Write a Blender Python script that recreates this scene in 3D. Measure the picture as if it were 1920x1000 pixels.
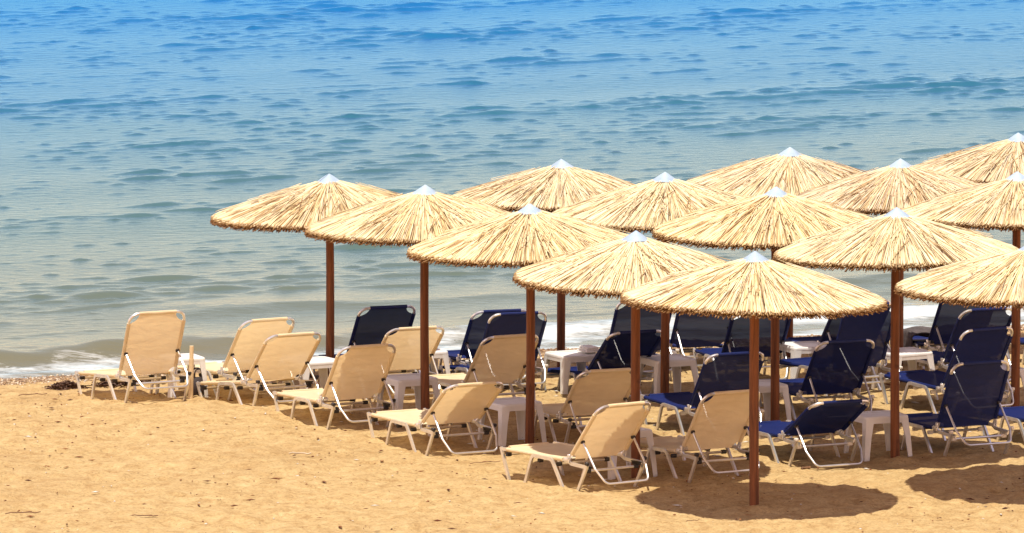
import bpy, math, random
import numpy as np
from mathutils import Vector, Matrix

for o in list(bpy.data.objects):
    bpy.data.objects.remove(o, do_unlink=True)
scene = bpy.context.scene
col = scene.collection
R_ = math.radians
rng = np.random.default_rng(7)
random.seed(7)

# ------------------------------------------------------------------ camera
CAM_H = 9.37
cam_d = bpy.data.cameras.new('camera')
cam = bpy.data.objects.new('camera', cam_d)
col.objects.link(cam)
cam_d.sensor_width = 36.0
cam_d.lens = 252.4
cam_d.clip_start = 1.0
cam_d.clip_end = 20000.0
cam.location = (0, 0, CAM_H)
cam.rotation_euler = (R_(90 - 6.3157), 0, 0)
scene.camera = cam

# ------------------------------------------------------------------ sky and sun
SUN_VEC = Vector((-0.137, -0.47, 1.87)).normalized()
sun_elev = math.asin(SUN_VEC.z)
world = bpy.data.worlds.new('World')
scene.world = world
world.use_nodes = True
wn = world.node_tree.nodes
wl = world.node_tree.links
sky = wn.new('ShaderNodeTexSky')
sky.sky_type = 'NISHITA'
sky.sun_disc = False
sky.sun_elevation = sun_elev
sky.sun_rotation = math.atan2(SUN_VEC.x, SUN_VEC.y) % (2 * math.pi)
sky.air_density = 1.1
sky.dust_density = 0.1
sky.ozone_density = 1.0
bg = wn['Background']
bg.inputs['Strength'].default_value = 0.15
# the whole photograph is graded warm: one even warm filter over the entire sky
warm = wn.new('ShaderNodeMix')
warm.data_type = 'RGBA'
warm.blend_type = 'MULTIPLY'
warm.inputs[0].default_value = 1.0
warm.inputs[7].default_value = (1.60, 0.86, 0.63, 1)
wl.new(sky.outputs[0], warm.inputs[6])
wl.new(warm.outputs[2], bg.inputs['Color'])

sd = bpy.data.lights.new('sun', 'SUN')
sd.energy = 3.5
sd.angle = R_(0.53)
sd.color = (1.0, 0.95, 0.85)
sun = bpy.data.objects.new('sun', sd)
col.objects.link(sun)
sun.rotation_euler = SUN_VEC.to_track_quat('Z', 'Y').to_euler()
sun.location = (0, 60, 40)

vs = scene.view_settings
vs.view_transform = 'Standard'
vs.look = 'None'
vs.exposure = 0.72
vs.gamma = 1.0
vs.use_curve_mapping = False

# ------------------------------------------------------------------ materials
def mat_new(name):
    m = bpy.data.materials.new(name)
    m.use_nodes = True
    nt = m.node_tree
    for n in list(nt.nodes):
        nt.nodes.remove(n)
    out = nt.nodes.new('ShaderNodeOutputMaterial')
    return m, nt, out

def N(nt, t, **kw):
    n = nt.nodes.new(t)
    for k, v in kw.items():
        if k in n.inputs:
            n.inputs[k].default_value = v
        else:
            setattr(n, k, v)
    return n

def ramp(nt, stops, fac=None):
    r = nt.nodes.new('ShaderNodeValToRGB')
    e = r.color_ramp.elements
    while len(e) > len(stops):
        e.remove(e[-1])
    while len(e) < len(stops):
        e.new(0.5)
    for i, (p, c) in enumerate(stops):
        e[i].position = p
        e[i].color = (*c, 1) if len(c) == 3 else c
    if fac is not None:
        nt.links.new(fac, r.inputs[0])
    return r

def noise(nt, vec, scale, detail=4, rough=0.55, dist=0.0):
    n = nt.nodes.new('ShaderNodeTexNoise')
    n.inputs['Scale'].default_value = scale
    n.inputs['Detail'].default_value = detail
    n.inputs['Roughness'].default_value = rough
    n.inputs['Distortion'].default_value = dist
    if vec is not None:
        nt.links.new(vec, n.inputs['Vector'])
    return n

def mixc(nt, a, b, fac, mode='MIX'):
    m = nt.nodes.new('ShaderNodeMix')
    m.data_type = 'RGBA'
    m.blend_type = mode
    for sock, v in ((m.inputs[6], a), (m.inputs[7], b), (m.inputs[0], fac)):
        if hasattr(v, 'is_output'):
            nt.links.new(v, sock)
        elif isinstance(v, (tuple, list)):
            sock.default_value = (*v, 1)
        else:
            sock.default_value = v
    return m.outputs[2]

def principled(name, color, rough=0.6, metal=0.0, nscale=0, namp=0.0, bump=0.0, bscale=80, coord='Object', spec=0.5):
    m, nt, out = mat_new(name)
    p = N(nt, 'ShaderNodeBsdfPrincipled')
    p.inputs['Base Color'].default_value = (*color, 1)
    p.inputs['Roughness'].default_value = rough
    p.inputs['Metallic'].default_value = metal
    p.inputs['Specular IOR Level'].default_value = spec
    tc = N(nt, 'ShaderNodeTexCoord')
    if nscale:
        n = noise(nt, tc.outputs[coord], nscale, 5, 0.6)
        dark = tuple(c * (1 - namp) for c in color)
        light = tuple(min(1, c * (1 + namp * 0.6)) for c in color)
        r = ramp(nt, [(0.3, dark), (0.7, light)], n.outputs[0])
        nt.links.new(r.outputs[0], p.inputs['Base Color'])
    if bump:
        n2 = noise(nt, tc.outputs[coord], bscale, 3, 0.6)
        b = N(nt, 'ShaderNodeBump')
        b.inputs['Strength'].default_value = bump
        b.inputs['Distance'].default_value = 0.01
        nt.links.new(n2.outputs[0], b.inputs['Height'])
        nt.links.new(b.outputs[0], p.inputs['Normal'])
    nt.links.new(p.outputs[0], out.inputs[0])
    return m

SHN = (-0.4021, 0.9156, 0.0)       # direction from beach to open sea
SHA = (0.9156, 0.4021, 0.0)        # along the shore

def sand_material():
    m, nt, out = mat_new('sand')
    p = N(nt, 'ShaderNodeBsdfPrincipled')
    p.inputs['Roughness'].default_value = 0.9
    p.inputs['Specular IOR Level'].default_value = 0.15
    g = N(nt, 'ShaderNodeNewGeometry')
    pos = g.outputs['Position']
    big = noise(nt, pos, 0.55, 4, 0.55)
    mid = noise(nt, pos, 5.5, 7, 0.72)
    fine = noise(nt, pos, 32, 5, 0.75)
    base = ramp(nt, [(0.32, (0.36, 0.220, 0.088)), (0.50, (0.485, 0.332, 0.148)), (0.68, (0.565, 0.408, 0.197))], mid.outputs[0])
    c = mixc(nt, base.outputs[0], (0.36, 0.22, 0.09), ramp(nt, [(0.5, (0, 0, 0)), (0.72, (0.5, 0.5, 0.5))], big.outputs[0]).outputs[0])
    c = mixc(nt, c, ramp(nt, [(0.28, (0.45, 0.4, 0.34)), (0.5, (1, 1, 1)), (0.74, (1.25, 1.25, 1.25))], fine.outputs[0]).outputs[0], 0.75, 'MULTIPLY')
    # grains: tiny dark and pale specks
    v = N(nt, 'ShaderNodeTexVoronoi', Scale=26.0)
    nt.links.new(pos, v.inputs['Vector'])
    spk = ramp(nt, [(0.03, (1, 1, 1)), (0.08, (0, 0, 0))], v.outputs['Distance'])
    sel = ramp(nt, [(0.80, (0, 0, 0)), (0.81, (1, 1, 1))], N(nt, 'ShaderNodeSeparateColor').outputs[0])
    sc = sel.inputs[0].links[0].from_node
    nt.links.new(v.outputs['Color'], sc.inputs[0])
    f1 = mixc(nt, (0, 0, 0), spk.outputs[0], sel.outputs[0])
    pick = ramp(nt, [(0.5, (0.22, 0.11, 0.05)), (0.52, (0.85, 0.76, 0.6))], sc.outputs[1])
    c = mixc(nt, c, pick.outputs[0], f1)
    # wet band beside the water
    d = N(nt, 'ShaderNodeVectorMath', operation='DOT_PRODUCT')
    nt.links.new(pos, d.inputs[0])
    d.inputs[1].default_value = SHN
    wob = noise(nt, pos, 0.9, 3, 0.5)
    ad = N(nt, 'ShaderNodeMath', operation='ADD')
    nt.links.new(d.outputs['Value'], ad.inputs[0])
    nt.links.new(wob.outputs[0], ad.inputs[1])
    mr = N(nt, 'ShaderNodeMapRange')
    mr.inputs['From Min'].default_value = 71.25
    mr.inputs['From Max'].default_value = 71.9
    nt.links.new(ad.outputs[0], mr.inputs[0])
    c = mixc(nt, c, (0.25, 0.155, 0.075), mr.outputs[0])
    nt.links.new(c, p.inputs['Base Color'])
    rr = N(nt, 'ShaderNodeMapRange')
    rr.inputs['To Min'].default_value = 0.9
    rr.inputs['To Max'].default_value = 0.35
    nt.links.new(mr.outputs[0], rr.inputs[0])
    nt.links.new(rr.outputs[0], p.inputs['Roughness'])
    b1 = N(nt, 'ShaderNodeBump')
    b1.inputs['Strength'].default_value = 0.8
    b1.inputs['Distance'].default_value = 0.035
    nt.links.new(noise(nt, pos, 14, 6, 0.75).outputs[0], b1.inputs['Height'])
    nt.links.new(b1.outputs[0], p.inputs['Normal'])
    nt.links.new(p.outputs[0], out.inputs[0])
    return m

def sea_material():
    m, nt, out = mat_new('sea_water')
    body_sh = N(nt, 'ShaderNodeBsdfDiffuse')
    gloss = N(nt, 'ShaderNodeBsdfAnisotropic')
    frs = N(nt, 'ShaderNodeFresnel')
    frs.inputs['IOR'].default_value = 1.33
    mixs = N(nt, 'ShaderNodeMixShader')
    nt.links.new(frs.outputs[0], mixs.inputs[0])
    nt.links.new(body_sh.outputs[0], mixs.inputs[1])
    nt.links.new(gloss.outputs[0], mixs.inputs[2])
    g = N(nt, 'ShaderNodeNewGeometry')
    pos = g.outputs['Position']
    d = N(nt, 'ShaderNodeVectorMath', operation='DOT_PRODUCT')
    nt.links.new(pos, d.inputs[0])
    d.inputs[1].default_value = SHN
    wob = noise(nt, pos, 0.12, 3, 0.5)
    wm = N(nt, 'ShaderNodeMath', operation='MULTIPLY_ADD')
    nt.links.new(wob.outputs[0], wm.inputs[0])
    wm.inputs[1].default_value = 5.0
    nt.links.new(d.outputs['Value'], wm.inputs[2])
    mr = N(nt, 'ShaderNodeMapRange')
    mr.inputs['From Min'].default_value = 74.0
    mr.inputs['From Max'].default_value = 128.0
    nt.links.new(wm.outputs[0], mr.inputs[0])
    # sandy shallows turning to deep blue water
    body = ramp(nt, SEA_BODY, mr.outputs[0])
    c = body.outputs[0]
    # foam carried by the mesh attribute, broken up by noise
    at = N(nt, 'ShaderNodeAttribute', attribute_name='foam')
    st = N(nt, 'ShaderNodeMapping')
    st.inputs['Rotation'].default_value = (0, 0, -0.414)
    st.inputs['Scale'].default_value = (0.8, 2.2, 1)
    nt.links.new(pos, st.inputs['Vector'])
    fn = noise(nt, st.outputs[0], 3.6, 9, 0.78, 1.2)
    sub = N(nt, 'ShaderNodeMath', operation='SUBTRACT')
    nt.links.new(at.outputs['Fac'], sub.inputs[0])
    nt.links.new(fn.outputs[0], sub.inputs[1])
    fm = N(nt, 'ShaderNodeMapRange')
    fm.inputs['From Min'].default_value = -0.10
    fm.inputs['From Max'].default_value = 0.16
    nt.links.new(sub.outputs[0], fm.inputs[0])
    c = mixc(nt, c, (0.56, 0.54, 0.50), fm.outputs[0])
    nt.links.new(c, body_sh.inputs['Color'])
    wr = N(nt, 'ShaderNodeMapRange')          # wind-roughened water farther out
    wr.inputs['To Min'].default_value = 0.15
    wr.inputs['To Max'].default_value = 0.22
    nt.links.new(mr.outputs[0], wr.inputs[0])
    rr = N(nt, 'ShaderNodeMapRange')
    nt.links.new(wr.outputs[0], rr.inputs['To Min'])
    rr.inputs['To Max'].default_value = 0.8
    nt.links.new(fm.outputs[0], rr.inputs[0])
    nt.links.new(rr.outputs[0], gloss.inputs['Roughness'])
    # colour grade painted into the reflections: bluer with distance, offsetting the warm sky filter
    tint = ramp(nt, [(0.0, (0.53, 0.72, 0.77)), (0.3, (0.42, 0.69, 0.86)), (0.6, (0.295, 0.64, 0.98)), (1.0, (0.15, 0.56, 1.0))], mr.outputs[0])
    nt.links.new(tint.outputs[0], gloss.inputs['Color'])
    # ripples
    mp = N(nt, 'ShaderNodeMapping')
    mp.inputs['Rotation'].default_value = (0, 0, -0.25)
    mp.inputs['Scale'].default_value = (1.0, 1.9, 1)
    nt.links.new(pos, mp.inputs['Vector'])
    n1 = noise(nt, mp.outputs[0], 3.4, 4, 0.62, 0.4)
    b = N(nt, 'ShaderNodeBump')
    b.inputs['Strength'].default_value = 0.35
    b.inputs['Distance'].default_value = 0.04
    nt.links.new(n1.outputs[0], b.inputs['Height'])
    for nd in (body_sh, gloss, frs):
        nt.links.new(b.outputs[0], nd.inputs['Normal'])
    nt.links.new(mixs.outputs[0], out.inputs[0])
    return m

SEA_BODY = [(0.0, (0.19, 0.148, 0.078)), (0.07, (0.118, 0.128, 0.085)), (0.25, (0.062, 0.116, 0.102)),
            (0.5, (0.022, 0.108, 0.150)), (0.75, (0.008, 0.115, 0.26)), (1.0, (0.003, 0.115, 0.34))]

def reed_material():
    m, nt, out = mat_new('dry_reed')
    at = N(nt, 'ShaderNodeAttribute', attribute_name='reed_colour')
    oi = N(nt, 'ShaderNodeObjectInfo')
    c = mixc(nt, at.outputs['Color'], oi.outputs['Color'], 1.0, 'MULTIPLY')
    p = N(nt, 'ShaderNodeBsdfPrincipled')
    p.inputs['Roughness'].default_value = 0.55
    p.inputs['Specular IOR Level'].default_value = 0.35
    nt.links.new(c, p.inputs['Base Color'])
    nt.links.new(p.outputs[0], out.inputs[0])
    return m

def wood_material(name, a, b):
    m, nt, out = mat_new(name)
    tc = N(nt, 'ShaderNodeTexCoord')
    mp = N(nt, 'ShaderNodeMapping')
    mp.inputs['Scale'].default_value = (26, 26, 1.6)
    oi = N(nt, 'ShaderNodeObjectInfo')
    ad = N(nt, 'ShaderNodeVectorMath', operation='ADD')
    nt.links.new(tc.outputs['Object'], ad.inputs[0])
    nt.links.new(oi.outputs['Random'], ad.inputs[1])
    nt.links.new(ad.outputs[0], mp.inputs['Vector'])
    n = noise(nt, mp.outputs[0], 1.0, 6, 0.65, 0.8)
    r = ramp(nt, [(0.3, a), (0.7, b)], n.outputs[0])
    kn = N(nt, 'ShaderNodeTexVoronoi', Scale=3.4)
    nt.links.new(ad.outputs[0], kn.inputs['Vector'])
    kr = ramp(nt, [(0.05, (0.35, 0.35, 0.35)), (0.12, (1, 1, 1))], kn.outputs['Distance'])
    c = mixc(nt, r.outputs[0], kr.outputs[0], 0.8, 'MULTIPLY')
    p = N(nt, 'ShaderNodeBsdfPrincipled')
    p.inputs['Roughness'].default_value = 0.65
    p.inputs['Specular IOR Level'].default_value = 0.3
    nt.links.new(c, p.inputs['Base Color'])
    bm = N(nt, 'ShaderNodeBump')
    bm.inputs['Strength'].default_value = 0.4
    bm.inputs['Distance'].default_value = 0.01
    nt.links.new(n.outputs[0], bm.inputs['Height'])
    nt.links.new(bm.outputs[0], p.inputs['Normal'])
    nt.links.new(p.outputs[0], out.inputs[0])
    return m

def sling_material(name, color, trans_col, trans, holes):
    m, nt, out = mat_new(name)
    tc = N(nt, 'ShaderNodeTexCoord')
    n = noise(nt, tc.outputs['Object'], 7, 4, 0.6)
    dark = tuple(c * 0.88 for c in color)
    base = ramp(nt, [(0.3, dark), (0.7, color)], n.outputs[0])
    oi = N(nt, 'ShaderNodeObjectInfo')
    tone = ramp(nt, [(0.0, (0.88, 0.87, 0.87)), (1.0, (1.04, 1.03, 1.0))], oi.outputs['Random'])
    cc = mixc(nt, base.outputs[0], tone.outputs[0], 1.0, 'MULTIPLY')
    df = N(nt, 'ShaderNodeBsdfDiffuse')
    nt.links.new(cc, df.inputs['Color'])
    mpc = N(nt, 'ShaderNodeMapping')
    mpc.inputs['Scale'].default_value = (2.0, 6.0, 6.0)
    nt.links.new(tc.outputs['Object'], mpc.inputs['Vector'])
    cr = noise(nt, mpc.outputs[0], 1.6, 3, 0.5, 0.6)
    bmp = N(nt, 'ShaderNodeBump')
    bmp.inputs['Strength'].default_value = 0.6
    bmp.inputs['Distance'].default_value = 0.03
    nt.links.new(cr.outputs[0], bmp.inputs['Height'])
    nt.links.new(bmp.outputs[0], df.inputs['Normal'])
    tl = N(nt, 'ShaderNodeBsdfTranslucent')
    tl.inputs['Color'].default_value = (*trans_col, 1)
    nt.links.new(bmp.outputs[0], tl.inputs['Normal'])
    mx = N(nt, 'ShaderNodeMixShader')
    mx.inputs[0].default_value = trans
    nt.links.new(df.outputs[0], mx.inputs[1])
    nt.links.new(tl.outputs[0], mx.inputs[2])
    tr = N(nt, 'ShaderNodeBsdfTransparent')
    mx2 = N(nt, 'ShaderNodeMixShader')
    mx2.inputs[0].default_value = holes
    nt.links.new(mx.outputs[0], mx2.inputs[1])
    nt.links.new(tr.outputs[0], mx2.inputs[2])
    gl = N(nt, 'ShaderNodeBsdfGlossy')
    gl.inputs['Roughness'].default_value = 0.45
    mx3 = N(nt, 'ShaderNodeMixShader')
    mx3.inputs[0].default_value = 0.03
    nt.links.new(mx2.outputs[0], mx3.inputs[1])
    nt.links.new(gl.outputs[0], mx3.inputs[2])
    nt.links.new(mx3.outputs[0], out.inputs[0])
    return m

M = {
    'sand': sand_material(),
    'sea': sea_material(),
    'reed': reed_material(),
    'lining': principled('straw_lining', (0.52, 0.36, 0.17), 0.9, nscale=14, namp=0.4, bump=0.6, bscale=40),
    'pole': wood_material('stained_pole', (0.065, 0.021, 0.008), (0.26, 0.088, 0.030)),
    'zinc': principled('galvanised_sheet', (0.36, 0.46, 0.56), 0.6, 0.1, 9, 0.2),
    'alu': principled('aluminium', (0.78, 0.77, 0.75), 0.34, 0.82, 12, 0.12),
    'black': principled('black_plastic', (0.018, 0.014, 0.014), 0.5),
    'cream_plug': principled('cream_plastic', (0.72, 0.66, 0.56), 0.5),
    'beige': sling_material('beige_sling', (0.95, 0.82, 0.54), (0.90, 0.66, 0.35), 0.34, 0.05),
    'blue': sling_material('blue_sling', (0.009, 0.019, 0.108), (0.02, 0.018, 0.055), 0.05, 0.03),
    'white': principled('white_plastic', (0.72, 0.70, 0.66), 0.42, 0, 6, 0.07),
    'post': principled('pale_post', (0.70, 0.54, 0.31), 0.6, 0, 8, 0.15),
    'weed': principled('dry_seaweed', (0.10, 0.045, 0.02), 0.7, 0, 20, 0.5),
    'twig': principled('twig_bark', (0.16, 0.075, 0.03), 0.8, 0, 25, 0.4),
    'bag': principled('dark_bag_cloth', (0.035, 0.022, 0.02), 0.75, 0, 15, 0.3),
    'grey_cloth': principled('grey_towel', (0.085, 0.068, 0.066), 0.95, 0, 18, 0.35, 0.6, 160),
    'white_cloth': principled('white_towel', (0.82, 0.79, 0.73), 0.95, 0, 18, 0.06, 0.5, 160),
    'drift': principled('bleached_driftwood', (0.46, 0.36, 0.24), 0.85, 0, 18, 0.25),
}

def attr_material(name, attr, rough=0.8):
    m, nt, out = mat_new(name)
    at = N(nt, 'ShaderNodeAttribute', attribute_name=attr)
    p = N(nt, 'ShaderNodeBsdfPrincipled')
    p.inputs['Roughness'].default_value = rough
    p.inputs['Specular IOR Level'].default_value = 0.3
    nt.links.new(at.outputs['Color'], p.inputs['Base Color'])
    nt.links.new(p.outputs[0], out.inputs[0])
    return m
M['pebble'] = attr_material('pebble', 'stone_colour', 0.6)
M['litter'] = attr_material('beach_litter', 'litter_colour', 0.8)

# ------------------------------------------------------------------ mesh helpers
class MB:
    def __init__(self):
        self.v, self.f, self.mi = [], [], []

    def add(self, verts, faces, mi=0):
        o = len(self.v)
        self.v.extend([tuple(float(c) for c in p) for p in verts])
        self.f.extend([tuple(i + o for i in f) for f in faces])
        self.mi.extend([mi] * len(faces))

    def sweep(self, path, sec, bino=None, closed=False, mi=0):
        """sweep a section [(a,b)..] along a path; a along bino, b in the path plane"""
        P = [Vector(p) for p in path]
        n = len(P)
        rings = []
        bv = Vector(bino).normalized() if bino is not None else None
        for i in range(n):
            if closed:
                t = (P[(i + 1) % n] - P[i - 1]).normalized()
            elif i == 0:
                t = (P[1] - P[0]).normalized()
            elif i == n - 1:
                t = (P[-1] - P[-2]).normalized()
            else:
                t = ((P[i + 1] - P[i]).normalized() + (P[i] - P[i - 1]).normalized()).normalized()
            if bv is None:
                ref = Vector((0, 0, 1)) if abs(t.z) < 0.9 else Vector((1, 0, 0))
                bb = t.cross(ref).normalized()
            else:
                bb = (bv - t * bv.dot(t)).normalized()
            nn = t.cross(bb)
            k = 1.0
            if 0 < i < n - 1 and not closed:
                cs = (P[i + 1] - P[i]).normalized().dot(t)
                k = 1.0 / max(cs, 0.6)
            rings.append([P[i] + bb * a + nn * b * k for a, b in sec])
        m = len(sec)
        vs_ = [p for r in rings for p in r]
        fs = []
        for i in range(n if closed else n - 1):
            j = (i + 1) % n
            for q in range(m):
                fs.append((i * m + q, i * m + (q + 1) % m, j * m + (q + 1) % m, j * m + q))
        if not closed:
            fs.append(tuple(range(m - 1, -1, -1)))
            fs.append(tuple((n - 1) * m + q for q in range(m)))
        self.add(vs_, fs, mi)

    def tube(self, path, r, seg=8, bino=None, closed=False, mi=0):
        sec = [(r * math.cos(2 * math.pi * i / seg), r * math.sin(2 * math.pi * i / seg)) for i in range(seg)]
        self.sweep(path, sec, bino, closed, mi)

    def box(self, c, s, bev=0.0, mi=0):
        cx, cy, cz = c
        x, y, z = s[0] / 2, s[1] / 2, s[2] / 2
        if bev <= 0:
            v = [(cx + i * x, cy + j * y, cz + k * z) for k in (-1, 1) for j in (-1, 1) for i in (-1, 1)]
            self.add(v, [(0, 2, 3, 1), (4, 5, 7, 6), (0, 1, 5, 4), (2, 6, 7, 3), (0, 4, 6, 2), (1, 3, 7, 5)], mi)
        else:
            b = bev
            def rr(hx, hy, zz):
                return [(cx - hx + b, cy - hy, zz), (cx + hx - b, cy - hy, zz), (cx + hx, cy - hy + b, zz), (cx + hx, cy + hy - b, zz),
                        (cx + hx - b, cy + hy, zz), (cx - hx + b, cy + hy, zz), (cx - hx, cy + hy - b, zz), (cx - hx, cy - hy + b, zz)]
            L = [rr(x - b * .7, y - b * .7, cz - z), rr(x, y, cz - z + b), rr(x, y, cz + z - b), rr(x - b * .7, y - b * .7, cz + z)]
            v = [p for r in L for p in r]
            f = []
            for i in range(3):
                for q in range(8):
                    f.append((i * 8 + q, i * 8 + (q + 1) % 8, (i + 1) * 8 + (q + 1) % 8, (i + 1) * 8 + q))
            f.append(tuple(range(7, -1, -1)))
            f.append(tuple(range(24, 32)))
            self.add(v, f, mi)

    def mesh(self, name, mats, smooth=True, angle=35):
        me = bpy.data.meshes.new(name)
        me.from_pydata(self.v, [], self.f)
        for m in (mats if isinstance(mats, (list, tuple)) else [mats]):
            me.materials.append(m)
        if len(set(self.mi)) > 1:
            me.polygons.foreach_set('material_index', self.mi)
        if smooth:
            me.polygons.foreach_set('use_smooth', [True] * len(me.polygons))
            try:
                me.set_sharp_from_angle(angle=R_(angle))
            except Exception:
                pass
        me.update()
        return me

def link(name, me, parent=None, loc=(0, 0, 0), rot=(0, 0, 0)):
    o = bpy.data.objects.new(name, me)
    col.objects.link(o)
    o.parent = parent
    o.location = loc
    o.rotation_euler = rot
    return o

def tag(o, label=None, cat=None, group=None, kind=None):
    if label: o['label'] = label
    if cat: o['category'] = cat
    if group: o['group'] = group
    if kind: o['kind'] = kind
    return o

def fillet(pts, r, seg=5):
    """round the corners of an open polyline"""
    P = [Vector(p) for p in pts]
    out = [P[0]]
    for i in range(1, len(P) - 1):
        a = (P[i - 1] - P[i]); b = (P[i + 1] - P[i])
        la, lb = a.length, b.length
        a.normalize(); b.normalize()
        ang = a.angle(b)
        d = min(r / math.tan(ang / 2), la * 0.48, lb * 0.48)
        rr = d * math.tan(ang / 2)
        cdir = (a + b).normalized()
        C = P[i] + cdir * (rr / math.sin(ang / 2))
        s = P[i] + a * d - C
        e = P[i] + b * d - C
        tot = s.angle(e)
        ax = s.cross(e).normalized()
        for k in range(seg + 1):
            out.append(C + Matrix.Rotation(tot * k / seg, 3, ax) @ s)
    out.append(P[-1])
    return out

def vnoise(x, y, scale, seed):
    """smooth value noise, vectorised"""
    r = np.random.default_rng(seed)
    T = r.random((256, 256))
    u, v = x / scale + 1000.3, y / scale + 1000.7
    i, j = np.floor(u).astype(int), np.floor(v).astype(int)
    fu, fv = u - i, v - j
    fu = fu * fu * fu * (fu * (fu * 6 - 15) + 10)
    fv = fv * fv * fv * (fv * (fv * 6 - 15) + 10)
    a = T[i % 256, j % 256]; b = T[(i + 1) % 256, j % 256]
    c = T[i % 256, (j + 1) % 256]; d = T[(i + 1) % 256, (j + 1) % 256]
    return (a * (1 - fu) + b * fu) * (1 - fv) + (c * (1 - fu) + d * fu) * fv - 0.5

def grid_mesh(name, xs, ys, Z, mat):
    nx, ny = len(xs), len(ys)
    X, Y = np.meshgrid(xs, ys)
    co = np.stack([X, Y, Z], -1).reshape(-1, 3).astype(np.float32)
    idx = np.arange(nx * ny).reshape(ny, nx)
    q = np.stack([idx[:-1, :-1], idx[:-1, 1:], idx[1:, 1:], idx[1:, :-1]], -1).reshape(-1, 4)
    me = bpy.data.meshes.new(name)
    me.vertices.add(len(co)); me.vertices.foreach_set('co', co.ravel())
    me.loops.add(q.size); me.loops.foreach_set('vertex_index', q.ravel().astype(np.int32))
    me.polygons.add(len(q))
    me.polygons.foreach_set('loop_start', np.arange(0, q.size, 4, dtype=np.int32))
    me.polygons.foreach_set('use_smooth', np.ones(len(q), dtype=bool))
    me.update(calc_edges=True)
    me.materials.append(mat)
    return me

def axis(lo, hi, step, far_lo, far_hi, g=1.35):
    c = list(np.arange(lo, hi + step / 2, step))
    s = step; v = hi
    up = []
    while v < far_hi:
        s *= g; v += s; up.append(min(v, far_hi))
    s = step; v = lo
    dn = []
    while v > far_lo:
        s *= g; v -= s; dn.append(max(v, far_lo))
    return np.array(dn[::-1] + c + up)

# ------------------------------------------------------------------ where things stand
SEA_Z = -0.24
# sun loungers: x, y of the backrest hinge, yaw, recline, pitch (degrees), height offset
LOUNGERS = [
 ('beige', -3.73,72.97,28,63,4.5,-0.003, 'beige sun lounger with tall upright back, leftmost of all, nearest the breaking wave'),
 ('beige', -2.71,73.41,32,49,3.0,-0.016, 'beige sun lounger just right of the short pale post'),
 ('beige', -2.42,72.49,30,39,7.0,-0.032, 'beige sun lounger left of the leftmost umbrella pole, overlapping the lounger beside the pale post'),
 ('beige', -1.61,70.72,28,52,1.7,-0.041, 'sunlit beige sun lounger between the first two umbrella poles from the left, nearer the camera'),
 ('beige', -1.17,73.04,24,41,2.2,-0.003, 'beige sun lounger behind the second pole from the left, before a navy back'),
 ('beige', -0.21,71.72,27,47,1.6,-0.012, 'shaded beige sun lounger partly behind the third umbrella pole from the left'),
 ('beige', -0.61,68.60,29,38,0.3,-0.007, 'low reclined sunlit beige sun lounger left of the third umbrella pole'),
 ('beige', 0.76,69.37,22,42,1.8,-0.026, 'shaded beige sun lounger between the third and fifth poles, behind the foremost beige lounger'),
 ('beige', 0.78,66.13,36,49,0.3,0.005, 'foremost beige sun lounger on the sand, with half its seat in sun'),
 ('beige', 1.86,66.78,30,53,1.5,-0.008, 'beige sun lounger directly behind the front umbrella pole, rightmost of the beige ones'),
 ('blue', 2.86,67.87,26,31,1.1,-0.013, 'low reclined navy sun lounger just right of the front umbrella pole'),
 ('blue', 4.35,68.24,26,64,0.9,0.013, 'upright navy sun lounger at the right, foremost of the overlapping three'),
 ('blue', 4.54,71.12,32,61,-1.7,0.030, 'navy sun lounger at the right with long blue seat, middle of the overlapping three'),
 ('blue', 4.70,73.33,26,53,1.5,0.014, 'rearmost navy sun lounger of the overlapping three at the right'),
 ('blue', 4.68,75.24,21,54,2.3,-0.002, 'far navy sun lounger at the right with a grey towel over its seat'),
 ('blue', 2.48,74.09,14,46,2.0,-0.012, 'navy sun lounger seen between the front pole and the pole behind it'),
 ('blue', 1.98,75.68,17,54,3.0,-0.05, 'far navy sun lounger under the left half of the front canopy, foam behind it'),
 ('blue', 3.51,72.55,31,66,1.7,0.05, 'large dark navy backed sun lounger left of the tall right-hand pole'),
 ('blue', 3.16,71.03,22,54,-0.5,-0.032, 'navy sun lounger behind the low reclined navy one, right of the front canopy pole'),
 ('blue', 2.01,69.76,25,55,-0.7,-0.008, 'navy sun lounger behind the rightmost beige lounger, bright blue seat end toward the left'),
 ('blue', 1.05,73.00,26,36,4.6,-0.033, 'navy sun lounger with blue seat in front of the white table holding a towel'),
 ('blue', 1.28,74.47,22,56,6.0,-0.026, 'navy sun lounger whose top is hidden by the left tip of the front canopy'),
 ('blue', -0.06,73.45,21,50,6.0,-0.018, 'navy sun lounger behind the third umbrella pole, right of an overlapping navy pair'),
 ('blue', -0.25,74.64,19,47,2.8,-0.040, 'navy sun lounger, left and rear one of the overlapping navy pair by the foam'),
 ('blue', -1.44,74.87,22,48,5.5,-0.034, 'lone navy sun lounger between the two leftmost poles, near the water'),
 ('blue', 3.53,75.20,20,43,2.7,0.002, 'far sunlit blue sun lounger half hidden behind the large dark navy back'),
 ('blue', 5.32,68.95,26,40,1.1,-0.013, 'navy sun lounger cut off by the right picture edge, only its seat end showing'),
 ('blue', 5.98,75.15,24,50,2.5,-0.02, 'far navy sun lounger at the right picture edge behind a pole'),
]
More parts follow.
